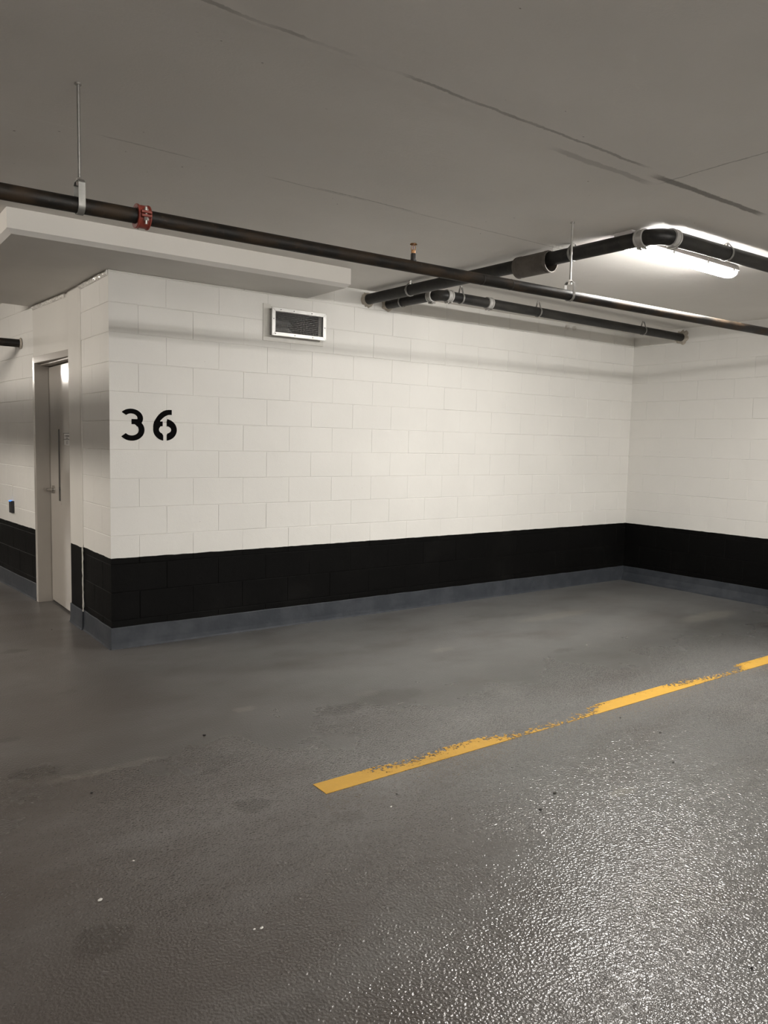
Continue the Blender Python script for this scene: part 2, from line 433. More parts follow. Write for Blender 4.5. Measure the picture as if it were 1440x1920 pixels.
# drop panel over the corner, chamfered along its lower edge
xl, xr, yf, yb, zf, zb, ch = -0.728, 1.572, -0.583, 2.015, 2.637, 2.612, 0.026
bm = bmesh.new()
T = [bm.verts.new(p) for p in ((xl, yf, H), (xr, yf, H), (xr, yb, H), (xl, yb, H))]
Mi = [bm.verts.new(p) for p in ((xl, yf, zf), (xr, yf, zf), (xr, yb, zf), (xl, yb, zf))]
Bo = [bm.verts.new(p) for p in ((xl+ch, yf+ch, zb), (xr-ch, yf+ch, zb), (xr-ch, yb, zb), (xl+ch, yb, zb))]
for a, b in ((T, Mi), (Mi, Bo)):
    for i in range(4): bm.faces.new((a[i], a[(i+1) % 4], b[(i+1) % 4], b[i]))
bm.faces.new(Bo); bm.faces.new(T)
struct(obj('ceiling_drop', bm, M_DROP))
# grey coved curb along the foot of the walls
def curb_mat():
    n = N('curb_paint')
    f = n.noise(6, 5, 0.6)
    col = n.mix(n.ramp(f, 0.35, 0.7), (0.034, 0.039, 0.047), (0.052, 0.057, 0.066))
    chip = n.ramp(n.noise(30, 4, 0.6, vec=n.scaled((0.5, 0.5, 2))), 0.74, 0.77, 0, 0.4)
    col = n.mix(chip, col, (0.20, 0.19, 0.17))
    return n.set(col, 0.55, 0, n.bump(n.noise(25, 4), 0.003, 0.5), 0.25)
M_CURB = curb_mat()
PROF = [(-0.003, 0.0), (0.016, 0.0), (0.010, 0.012), (0.0065, 0.04), (0.005, 0.148), (0.002, 0.153), (-0.003, 0.153)]
def curb(name, p0, p1, nrm, prof=PROF, seg=24):
    p0, p1, nrm = Vector(p0), Vector(p1), Vector(nrm).normalized()
    bm = bmesh.new(); rows = []
    for i in range(seg+1):
        p = p0.lerp(p1, i/seg); j = rng.uniform(-1, 1)
        rows.append([bm.verts.new(p+nrm*(d*(1+0.12*j if d > 0 else 1))+Vector((0, 0, z+(0.0022*j if z > 0.1 else 0)))) for d, z in prof])
    for a, b in zip(rows, rows[1:]):
        for k in range(len(prof)): bm.faces.new((a[k], a[(k+1) % len(prof)], b[(k+1) % len(prof)], b[k]))
    bm.faces.new(rows[0]); bm.faces.new(rows[-1])
    return struct(obj(name, bm, M_CURB))
curb('baseboard_back', (-0.006, 0, 0), (L, 0, 0), (0, -1, 0), seg=60)
RP = [(-0.003, 0.0), (0.060, 0.0), (0.040, 0.010), (0.022, 0.030), (0.012, 0.065), (0.006, 0.085), (0.005, 0.148), (0.002, 0.153), (-0.003, 0.153)]
curb('baseboard_right', (L, 0, 0), (L, -13.9, 0), (-1, 0, 0), RP, 80)
curb('baseboard_corner', (0, 0.684, 0), (0, -0.006, 0), (-1, 0, 0), seg=8)
curb('baseboard_pier', (-0.012, 1.02, 0), (-0.012, 0.676, 0), (-1, 0, 0), seg=5)
a = Vector((DX1, DY1+0.012, 0)); curb('baseboard_left', a+dl*11.8, a, nl, seg=40)
# unpainted caulk joint between pier and block wall
bm = bmesh.new(); pts = []; rr = []
for i in range(24):
    z = 0.145+i*0.0215; pts.append((-0.008+rng.uniform(-.001, .001), 0.677+rng.uniform(-.004, .004), z)); rr.append(0.0055+rng.uniform(-.001, .002))
tube(bm, pts, 0.006, 8, rr=rr); struct(obj('trim_1', bm, M_CAULK, smooth=True), 'ragged white caulk joint between the door pier and the block corner', 'caulk joint')
bm = bmesh.new(); tube(bm, [(0.0005, 0.678, 0.66), (0.0005, 0.678, 2.61)], 0.0075, 8); struct(obj('trim_2', bm, M_PIER))
# lumpy painted sealant under the drop panel
def sealant(name, p0, p1, nrm):
    bm = bmesh.new(); p0, p1, nrm = Vector(p0), Vector(p1), Vector(nrm); k = 40; rows = []
    for i in range(k+1):
        p = p0.lerp(p1, i/k); row = []
        for j in range(7):
            a = PI*j/6; d = 0.016*math.sin(a)*rng.uniform(0.4, 1.35); z = -0.020+0.020*math.cos(a)
            row.append(bm.verts.new(p+nrm*(d-0.001)+Vector((0, 0, z+rng.uniform(-.004, .003)*math.sin(a)))))
        rows.append(row)
    for a, b in zip(rows, rows[1:]):
        for j in range(6): bm.faces.new((a[j], a[j+1], b[j+1], b[j]))
        bm.faces.new((a[6], a[0], b[0], b[6]))
    bm.faces.new(rows[0]); bm.faces.new(rows[-1])
    return struct(obj(name, bm, M_FOAM))
sealant('trim_3', (-0.002, 0.01, 2.612), (-0.002, 0.66, 2.612), (-1, 0, 0))
sealant('trim_4', (-0.003, 1.10, 2.612), (-0.054, 1.96, 2.612), (-1, -0.06, 0))

# ------------------------------------------------------------------ door in its recess
FY = 1.905          # face of the far jamb
bm = bmesh.new()
# far jamb and head as one pressed-metal frame (profile with stop)
box(bm, (-0.066, FY, 0), (0.052, 1.975, 2.168)); box(bm, (0.052, FY-0.0, 0), (0.16, 1.975, 2.168))
box(bm, (0.100, FY-0.018, 0), (0.16, FY, 2.10))
prism(bm, [(0.000, 1.00), (-0.066, FY), (0.16, FY), (0.16, 1.00)], lambda x, y: (x, y, 2.112), lambda x, y: (x, y, 2.168))
prism(bm, [(0.012, 1.00), (-0.016, FY), (0.052, FY), (0.052, 1.00)], lambda x, y: (x, y, 2.096), lambda x, y: (x, y, 2.113))
box(bm, (0.052, 0.95, 2.092), (0.16, FY, 2.113))
box(bm, (0.03, 0.95, 0), (0.16, 1.02, 2.112))
d1 = struct(obj('door_1', bm, M_FRAME, bevel=0.003), 'taupe steel door in a recess left of the number wall', 'door')
bm = bmesh.new(); box(bm, (0.054, 1.025, 0.018), (0.098, FY-0.006, 2.084)); leaf = obj('door_leaf', bm, M_DOOR, d1, bevel=0.002)
bm = bmesh.new(); box(bm, (0.066, 1.02, 0.0), (0.094, FY, 0.018)); box(bm, (0.064, FY-0.006, 0.0), (0.094, FY-0.0005, 2.09)); obj('gap_shade', bm, M_GAP, d1)  # dark strips standing for the shade in the gaps around the leaf
# narrow vision panel
VY0, VY1 = 1.540, 1.628
bm = bmesh.new()
for a, b in (((0.0520, VY0, 0.90), (0.055, VY0+0.014, 1.57)), ((0.0520, VY1-0.014, 0.90), (0.055, VY1, 1.57)), ((0.0520, VY0+0.014, 0.90), (0.055, VY1-0.014, 0.93)), ((0.0520, VY0+0.014, 1.545), (0.055, VY1-0.014, 1.57))): box(bm, a, b)
vp = obj('vision_panel', bm, M_DOOR, d1); vp['label'] = 'narrow dark glazed slot'
bm = bmesh.new(); box(bm, (0.0528, VY0+0.014, 0.93), (0.055, VY1-0.014, 1.545)); obj('pane', bm, M_GLASS, vp)
# lever handle
bm = bmesh.new(); tube(bm, [(0.055, 1.775, 1.020), (0.040, 1.775, 1.020)], 0.034, 28); tube(bm, [(0.041, 1.775, 1.020), (-0.006, 1.775, 1.020)], 0.0115, 16)
tube(bm, [(-0.006, 1.766, 1.020), (-0.008, 1.80, 1.021), (-0.008, 1.855, 1.019), (-0.002, 1.885, 1.016)], 0.010, 12, rr=[.012, .011, .010, .008])
hd = obj('handle', bm, M_CHROME, d1, smooth=True); hd['label'] = 'satin chrome lever'
# signs stuck to the leaf
def sign(z0, z1, bars, frame, label):
    bm = bmesh.new(); box(bm, (0.0515, 1.215, z0), (0.054, 1.408, z1))
    o = tag(obj('door_sign', bm, M_SIGN), label, 'sign', 'signs on the steel door')
    bm = bmesh.new()
    for y0, y1, a, b in bars: box(bm, (0.0508, y0, a), (0.0516, y1, b))
    obj('lettering', bm, M_INK, o)
    if frame:
        bm = bmesh.new(); box(bm, (0.0505, 1.20, z1), (0.055, 1.43, z1+0.005)); obj('sign_rail', bm, M_GAP, o)
    return o
bars = []
y = 1.385
for w in (.012, .0, .016, .010, .014, .012, .016, .012, .012, .010):
    if w: bars.append((y-w, y, 1.482, 1.494))
    y -= w+0.005 if w else 0.008
y = 1.355
for w in (.014, .012, .016, .014): bars.append((y-w, y, 1.466, 1.475)); y -= w+0.004
sign(1.462, 1.507, bars, True, 'upper white sign with two lines of lettering on the taupe door')
sign(1.411, 1.457, [(1.29, 1.345, 1.422, 1.426), (1.29, 1.345, 1.443, 1.447), (1.29, 1.296, 1.426, 1.443), (1.339, 1.345, 1.426, 1.443), (1.308, 1.312, 1.430, 1.439), (1.322, 1.326, 1.430, 1.439)], True, 'lower white sign with a small printed square on the taupe door')

# card reader on the wall beyond the door
rp = Vector((DX1, DY1, 0))+dl*0.72
t = thing('card_reader', 'black card reader with a blue light beside the taupe door', 'card reader', (rp.x, rp.y, 0.80))
t.rotation_euler = (0, 0, math.atan2(dl.y, dl.x)-PI/2)
bm = bmesh.new(); box(bm, (-0.026, -0.045, -0.060), (0.002, 0.045, 0.056)); obj('reader_body', bm, M_PLASTIC, t, bevel=0.004)
bm = bmesh.new(); box(bm, (-0.029, -0.012, 0.050), (-0.010, 0.034, 0.060)); obj('indicator_light', bm, M_LED, t)
bm = bmesh.new(); tube(bm, [(-0.002, 0, 0.055), (-0.002, 0.005, 0.22)], 0.0022, 8); obj('cable', bm, M_CAULK, t)

# ------------------------------------------------------------------ ventilation grille
t = thing('ventilation_grille', 'galvanised sheet metal vent with wire mesh high on the white block wall', 'vent', (1.44, 0, 2.40))
def loc(bm):
    bmesh.ops.translate(bm, verts=bm.verts[:], vec=(-1.44, 0, -2.40)); return bm
gx0, gx1, gz0, gz1, gy = 1.205, 1.690, 2.288, 2.500, -0.062
bm = bmesh.new()
for a, b in (((1.160, -0.006, 2.285), (1.225, 0.002, 2.530)), ((1.160, -0.006, 2.250), (1.700, 0.002, 2.285)), ((1.665, -0.006, 2.285), (1.700, 0.002, 2.49)), ((1.225, -0.006, 2.49), (1.70, 0.002, 2.515))): box(bm, a, b)
obj('flange', loc(bm), M_FLANGE, t, bevel=0.001)
bm = bmesh.new()
th = 0.0015
ox0, ox1, oz0, oz1 = gx0+0.012, gx1-0.012, gz0+0.010, gz1-0.010
for a, b in (((ox0, gy+.004, oz0), (ox0+th, 0.001, oz1)), ((ox1-th, gy+.004, oz0), (ox1, 0.001, oz1)), ((ox0, gy+.004, oz0), (ox1, 0.001, oz0+th)), ((ox0, gy+.004, oz1-th), (ox1, 0.001, oz1))): box(bm, a, b)
obj('box', loc(bm), M_TIN, t)
bm = bmesh.new()   # duct through the wall
for a, b in (((VX0, -0.004, VZ0), (VX0+th, 0.5, VZ1)), ((VX1-th, -0.004, VZ0), (VX1, 0.5, VZ1)), ((VX0, -0.004, VZ0), (VX1, 0.5, VZ0+th)), ((VX0, -0.004, VZ1-th), (VX1, 0.5, VZ1)), ((VX0, 0.5, VZ0), (VX1, 0.502, VZ1))): box(bm, a, b)
obj('duct', loc(bm), M_TINDARK, t)
fwid = 0.030
def frame_bar(pts):
    bm = bmesh.new()
    A = [bm.verts.new((x, gy-0.003, z)) for x, z in pts]; B = [bm.verts.new((x, gy+0.005, z)) for x, z in pts]
    bm.faces.new(A); bm.faces.new(B[::-1])
    for i in range(4): bm.faces.new((A[i], A[(i+1) % 4], B[(i+1) % 4], B[i]))
    return obj('frame_bar', loc(bm), M_TIN, t, bevel=0.0012)
i0, i1, k0, k1 = gx0+fwid, gx1-fwid, gz0+fwid*0.95, gz1-fwid*0.95
frame_bar([(gx0, gz1), (gx1, gz1), (i1, k1), (i0, k1)]); frame_bar([(gx0, gz0), (gx1, gz0), (i1, k0), (i0, k0)])
frame_bar([(gx0, gz0), (gx0, gz1), (i0, k1), (i0, k0)]); frame_bar([(gx1, gz0), (gx1, gz1), (i1, k1), (i1, k0)])
bm = bmesh.new()
w = 0.0007; x = i0-0.004
while x < i1+0.004: box(bm, (x-w, gy+0.0055, k0-0.005), (x+w, gy+0.0075, k1+0.005)); x += 0.0140
z = k0-0.002
while z < k1+0.004: box(bm, (i0-0.005, gy+0.0075, z-w), (i1+0.005, gy+0.0093, z+w)); z += 0.0140
obj('wire_mesh', loc(bm), M_WIRE, t)
VM = VX0+0.215
for zc in (2.362, 2.418):      # two damper blades reaching half across
    bm = bmesh.new(); prism(bm, [(0.060, zc-0.020), (0.0615, zc-0.021), (0.120, zc+0.016), (0.1185, zc+0.017)], lambda y, z: (VX0+0.004, y, z), lambda y, z: (VM, y, z))
    obj('damper_blade', loc(bm), M_TIN, t)
bm = bmesh.new(); box(bm, (VX0+0.003, 0.0, VZ0+0.002), (VM-0.02, 0.055, VZ0+0.004)); obj('lit_floor_plate', loc(bm), M_TIN, t)  # bright plate added for the light falling on the duct floor
for sx, sz in ((gx0+.075, gz1-.014), (gx0+.19, gz1-.014), (gx0+.35, gz1-.014), (gx0+.03, gz0+.014), (gx0+.20, gz0+.014), (gx0+.36, gz0+.014), (gx0+.014, gz0+.125), (gx1-.014, gz0+.10)):
    bm = bmesh.new(); tube(bm, [(sx, gy+0.001, sz), (sx, gy-0.0055, sz)], 0.0042, 8); obj('screw', loc(bm), M_NIPPLE, t)

# ------------------------------------------------------------------ stencilled 36
def arc(cx, cz, rx, rz, a0, a1, n=26):
    return [(cx+rx*math.cos(math.radians(a0+(a1-a0)*i/n)), cz+rz*math.sin(math.radians(a0+(a1-a0)*i/n))) for i in range(n+1)]
def decal(bm, poly):
    prism(bm, poly, lambda x, z: (x, -0.0022, z), lambda x, z: (x, 0.0015, z))
num = thing('stall_number', 'large black stencilled number 36 on the white block wall near its corner', 'number', (0.27, 0, 1.57))
# build as two strips to stay well formed
def ribbon(bm, outer, inner, f=-0.0022):
    V = []
    for a, b in zip(outer, inner):
        V.append([bm.verts.new((p[0], y, p[1])) for p, y in ((a, f), (b, f), (b, 0.0015), (a, 0.0015))])
    for a, b in zip(V, V[1:]):
        for j in range(4): bm.faces.new((a[j], a[(j+1) % 4], b[(j+1) % 4], b[j]))
    bm.faces.new(V[0]); bm.faces.new(V[-1])
bm = bmesh.new()
ribbon(bm, arc(0.148, 1.622, 0.083, 0.065, 142, -62, 30), arc(0.148, 1.622, 0.044, 0.032, 142, -62, 30))
ribbon(bm, arc(0.150, 1.542, 0.091, 0.077, 62, -142, 34), arc(0.150, 1.542, 0.051, 0.040, 62, -142, 34), -0.0024)
ribbon(bm, [(0.150, 1.616), (0.200, 1.616)], [(0.150, 1.580), (0.200, 1.580)], -0.0026)
obj("digit", bm, M_SPRAY, num).location = (-0.27, 0, -1.57)
bm = bmesh.new()   # six: a hook, then two halves of the bowl kept apart by the stencil bridge
cx, cz = 0.3885, 1.5475
ribbon(bm, [(0.439, 1.690), (0.419, 1.690), (0.398, 1.687), (0.378, 1.680), (0.360, 1.668), (0.343, 1.652), (0.329, 1.634), (0.316, 1.612), (0.3125, 1.607), (0.311, 1.602)],
           [(0.439, 1.654), (0.424, 1.654), (0.410, 1.652), (0.397, 1.646), (0.384, 1.638), (0.373, 1.629), (0.362, 1.618), (0.354, 1.609), (0.354, 1.607), (0.354, 1.602)])
ribbon(bm, [(0.311, 1.604), (0.305, 1.585), (0.303, 1.565)] + arc(cx, cz, 0.0855, 0.078, 172, 261, 18) + [(0.3755, 1.470)],
           [(0.372, 1.606), (0.372, 1.590), (0.372, 1.573)] + [(0.355, 1.570)] + arc(cx, cz, 0.044, 0.030, 160, 240, 17) + [(0.3755, 1.506)], -0.0025)
ribbon(bm, [(0.4015, 1.603)] + arc(cx, cz, 0.088, 0.078, 78, -80, 26) + [(0.4015, 1.470)],
           [(0.4015, 1.569)] + arc(cx, cz, 0.046, 0.028, 66, -66, 26) + [(0.4015, 1.510)])
obj('digit', bm, M_SPRAY, num).location = (-0.27, 0, -1.57)

# ------------------------------------------------------------------ yellow stall line
bm = bmesh.new(); box(bm, (0.062, -2.732, 0.0003), (5.60, -2.624, 0.0022))
tag(obj('parking_line', bm, M_LINE), 'worn yellow painted stall line on the grey garage floor', 'floor marking')

# ------------------------------------------------------------------ pipes
def arc_pts(c, p0, p1, corner, n=10):
    """quarter bend from p0 to p1 around centre c"""
    c, p0, p1 = Vector(c), Vector(p0), Vector(p1)
    out = []
    for i in range(n+1):
        a = PI/2*i/n; out.append(c+(p0-c)*math.cos(a)+(p1-c)*math.sin(a))
    return out
def clamp_band(name, p, d, r, parent, m=M_BAND, w=0.056, lug_dir=(0, 0, -1)):
    p, d = Vector(p), Vector(d).normalized(); bm = bmesh.new()
    hollow(bm, p-d*w/2, p+d*w/2, r+0.005, r-0.002, 32)
    for s in (-0.36, 0.36): hollow(bm, p+d*(w*s-0.006), p+d*(w*s+0.006), r+0.0085, r+0.003, 32)
    o = obj(name, bm, m, parent, smooth=True)
    ld = Vector(lug_dir); q = ld.cross(d).normalized()
    for s in (-0.3, 0.3):
        bm = bmesh.new(); c = p+d*(w*s)+ld*(r+0.012)
        tube(bm, [c-q*0.018, c+q*0.018], 0.0065, 10); tube(bm, [c+q*0.018, c+q*0.026], 0.0045, 8)
        obj('clamp_screw', bm, M_STEEL, o)
    return o
def collar(p, nrm, r, parent, w=0.022):
    p, nrm = Vector(p), Vector(nrm).normalized(); u, v = frame_of(nrm); bm = bmesh.new(); n = 26
    R = []
    jit = [rng.uniform(0.7, 1.5) for _ in range(n)]
    for d, rr in ((0.001, 1.0), (0.012, 0.55), (0.018, 0.0), (0.0, 0.0)):
        R.append([bm.verts.new(p+nrm*(d if rr else d)+(u*math.cos(2*PI*j/n)+v*math.sin(2*PI*j/n))*(r-0.003+(w*rr*jit[j] if rr else 0))) for j in range(n)])
    for k in range(3):
        a, b = R[k], R[k+1]
        for j in range(n): bm.faces.new((a[j], a[(j+1) % n], b[(j+1) % n], b[j]))
    o = obj('grout_collar', bm, M_GROUT, parent, smooth=True); return o

# main sprinkler line, runs the length of the stall
def zmain(x): return 2.322+0.0078*(x+1.1)
RM = 0.0283
mainp = thing('sprinkler_pipe', 'long dark oily sprinkler pipe crossing the stall below the others, with red coupling', 'pipe', (0.5, -2.4, zmain(0.5)))
def child(o, par):
    o.parent = par; o.location = -Vector(par.location); return o
def cobj(name, bm, m, par, **k):
    o = obj(name, bm, m, None, **k); return child(o, par)
bm = bmesh.new(); tube(bm, [(-6.0, -2.4, zmain(-6)), (-0.602, -2.4, zmain(-0.602))], RM, 28); cobj('pipe_length', bm, M_MAIN, mainp, smooth=True)
bm = bmesh.new(); tube(bm, [(-0.598, -2.4, zmain(-0.598)), (5.750, -2.4, zmain(5.75))], RM, 28); cobj('pipe_length', bm, M_MAIN, mainp, smooth=True)
for xx in (1.17, 1.38):
    bm = bmesh.new(); hollow(bm, (xx, -2.4, zmain(xx)), (xx+0.006, -2.4, zmain(xx)), RM+0.0008, RM-0.001, 28); cobj('roll_groove', bm, M_NIPPLE, mainp, smooth=True)
# red grooved coupling: two housings bolted together at the sides
cx0, zc = -0.598, zmain(-0.6)
bm = bmesh.new()
hollow(bm, (cx0-0.024, -2.4, zc), (cx0+0.024, -2.4, zc), RM+0.014, RM-0.001, 36)
hollow(bm, (cx0-0.025, -2.4, zc), (cx0-0.018, -2.4, zc), RM+0.017, RM+0.002, 36); hollow(bm, (cx0+0.018, -2.4, zc), (cx0+0.025, -2.4, zc), RM+0.017, RM+0.002, 36)
for s in (-1, 1):
    yy = -2.4+s*(RM+0.018)
    for z0, z1 in ((zc+0.002, zc+0.012), (zc-0.012, zc-0.002)): box(bm, (cx0-0.020, min(yy-s*0.012, yy+s*0.013), z0), (cx0+0.020, max(yy-s*0.012, yy+s*0.013), z1))
cp = cobj('coupling', bm, M_RED, mainp, smooth=True, bevel=0.002); cp['label'] = 'red iron coupling with two bolts'
def sub(name, bm, m, par, smooth=False):
    o = obj(name, bm, m, par, smooth=smooth); return o
for s in (-1, 1):
    yy = -2.4+s*(RM+0.020); bm = bmesh.new()
    tube(bm, [(cx0, yy, zc-0.036), (cx0, yy, zc+0.026)], 0.0052, 12); tube(bm, [(cx0, yy, zc-0.024), (cx0, yy, zc-0.0125)], 0.0095, 6); tube(bm, [(cx0, yy, zc+0.012), (cx0, yy, zc+0.019)], 0.0085, 12)
    sub('coupling_bolt', bm, M_BOLT, cp)
# upright sprinkler head
sx, sz = 0.721, zmain(0.721)+RM
bm = bmesh.new(); tube(bm, [(sx, -2.4, sz-0.006), (sx, -2.4, sz+0.030), (sx, -2.4, sz+0.034)], 0.0125, 20, rr=[.0125, .0125, .0115]); tube(bm, [(sx, -2.4, sz-0.004), (sx, -2.4, sz+0.002)], 0.017, 20)
sh = cobj('sprinkler_head', bm, M_NIPPLE, mainp, smooth=True); sh['label'] = 'bronze upright sprinkler head on a black nipple'
bm = bmesh.new(); tube(bm, [(sx, -2.4, sz+0.032), (sx, -2.4, sz+0.046)], 0.0108, 6); tube(bm, [(sx, -2.4, sz+0.046), (sx, -2.4, sz+0.050)], 0.0095, 16)
u = Vector((0.8, -0.6, 0))
for s in (-1, 1):
    c = Vector((sx, -2.4, sz))
    tube(bm, [c+u*(s*0.0095)+Vector((0, 0, .048)), c+u*(s*0.0105)+Vector((0, 0, .062)), c+u*(s*0.0075)+Vector((0, 0, .071)), c+Vector((0, 0, .078))], 0.0019, 8)
sub('sprinkler_frame', bm, M_BRASS, sh, True)
bm = bmesh.new(); tube(bm, [(sx, -2.4, sz+0.050), (sx, -2.4, sz+0.074)], 0.0016, 8); sub('glass_bulb', bm, M_RED, sh, True)
bm = bmesh.new(); c = Vector((sx, -2.4, sz+0.080)); n = 24
tube(bm, [c-Vector((0, 0, .004)), c+Vector((0, 0, .001))], 0.006, 12)
for j in range(n):
    a0 = 2*PI*(j+0.06)/n; a1 = 2*PI*(j+0.80)/n
    V = [bm.verts.new(c+Vector((r_*math.cos(a), r_*math.sin(a), z_))) for (r_, z_, a) in ((.005, 0, a0), (.005, 0, a1), (.0135, .000, a1), (.0175, -.0045, a1), (.0175, -.0045, a0), (.0135, .000, a0))]
    W = [bm.verts.new(v.co+Vector((0, 0, .0014))) for v in V]
    bm.faces.new(V); bm.faces.new(W[::-1])
    for i in range(6): bm.faces.new((V[i], V[(i+1) % 6], W[(i+1) % 6], W[i]))
sub('deflector', bm, M_BRASS, sh)

# cast iron drain that comes out of the wall, turns and runs past the lamp
R2, Z2 = 0.043, 2.690
ex, ey, er = 2.245, -2.702, 0.115
dr = thing('drain_pipe', 'dark iron drain pipe with a bend in front of the lit ceiling lamp', 'pipe', (2.2, -1.3, Z2))
wx = 2.130
g = er
bm = bmesh.new(); tube(bm, [(wx, -0.0035, Z2-0.014), (ex, ey+g+0.01, Z2)], R2, 28); cobj('pipe_length', bm, M_IRON, dr, smooth=True)
bm = bmesh.new(); tube(bm, [(ex+g+0.01, ey, Z2), (5.752, ey-0.06, Z2)], R2, 28); cobj('pipe_length', bm, M_IRON, dr, smooth=True)
bm = bmesh.new(); tube(bm, arc_pts((ex+g, ey+g, Z2), (ex, ey+g, Z2), (ex+g, ey, Z2), None, 14), R2+0.002, 28); cobj('elbow', bm, M_IRON, dr, smooth=True)
for p, d in (((ex, ey+g+0.004, Z2), (0, 1, 0)), ((ex+g+0.004, ey, Z2), (1, 0, 0))):
    child(clamp_band('clamp_band', p, d, R2, None), dr)
child(collar((wx, -0.003, Z2-0.014), (0, -1, 0), R2, None), dr)

# second iron drain, elbows close to the wall and ends in the right wall
R3, Z3 = 0.0395, 2.657
fx, fy = 2.362, -0.650
dr3 = thing('drain_pipe', 'dark iron drain pipe hugging the white wall up to the far corner', 'pipe', (3.6, -0.63, Z3))
g3 = 0.088
yend = -0.590
bm = bmesh.new(); tube(bm, [(2.335, -0.0035, Z3+0.003), (fx, fy+g3+0.012, Z3)], R3, 28); cobj('pipe_length', bm, M_IRON, dr3, smooth=True)
d3 = Vector((L-fx-g3, yend-fy, 0)).normalized()
jx = 2.905; jy = fy+(jx-fx-g3)*(yend-fy)/(L-fx-g3)
bm = bmesh.new(); tube(bm, [(fx+g3+0.012, fy, Z3), (jx-0.001, jy, Z3)], R3, 28); cobj('pipe_length', bm, M_IRON, dr3, smooth=True)
bm = bmesh.new(); tube(bm, [(jx+0.001, jy, Z3), (L-0.0035, yend, Z3)], R3, 28); cobj('pipe_length', bm, M_IRON, dr3, smooth=True)
bm = bmesh.new(); tube(bm, arc_pts((fx+g3, fy+g3, Z3), (fx, fy+g3, Z3), (fx+g3, fy, Z3), None, 14), R3+0.002, 28); cobj('elbow', bm, M_IRON, dr3, smooth=True)
for p, d in (((fx, fy+g3+0.004, Z3), (0, 1, 0)), ((fx+g3+0.008, fy, Z3), (1, 0, 0)), ((jx, jy, Z3), d3)):
    child(clamp_band('clamp_band', p, d, R3, None), dr3)
child(collar((2.335, -0.003, Z3+0.003), (0, -1, 0), R3, None), dr3); child(collar((L-0.003, yend, Z3), (-1, 0, 0), R3, None, 0.034), dr3)

# loose sleeve hanging round the first drain
bm = bmesh.new()
def on2(y): return wx+(ex-wx)*(-y/(-ey))
sy0, sy1 = -1.655, -1.930
hollow(bm, (on2(sy0), sy0, Z2-0.0205), (on2(sy1), sy1, Z2-0.0195), 0.0685, 0.0635, 40)
for yy in (sy0-0.008, sy0-0.030, sy1+0.030, sy1+0.008): hollow(bm, (on2(yy), yy-0.005, Z2-0.020), (on2(yy), yy+0.005, Z2-0.020), 0.0705, 0.067, 40)
tag(obj('pipe_sleeve', bm, M_SLEEVE, smooth=True), 'short wide grey sleeve hanging loose around the drain pipe', 'pipe sleeve')

# pipe ending in the wall beyond the door
t = thing('water_pipe', 'dark pipe entering the white wall above the door recess', 'pipe', (-1.0, 2.325, 2.318))
bm = bmesh.new(); tube(bm, [(-8.9, 2.325, 2.318), (-0.086, 2.325, 2.318)], 0.036, 24); cobj('pipe_length', bm, M_MAIN, t, smooth=True)
child(collar((-0.083, 2.325, 2.318), (-1, 0, 0), 0.036, None, 0.014), t)

# unseen pipe added to throw the shade band on the door side
t = thing('shade_pipe', 'unseen dark pipe added over the drive aisle to shade the door wall', 'pipe', (-2.95, 0, 2.482))
bm = bmesh.new(); tube(bm, [(-2.95, -13.9, 2.482), (-2.95, 13.9, 2.482)], 0.048, 24); cobj('pipe_length', bm, M_MAIN, t, smooth=True)

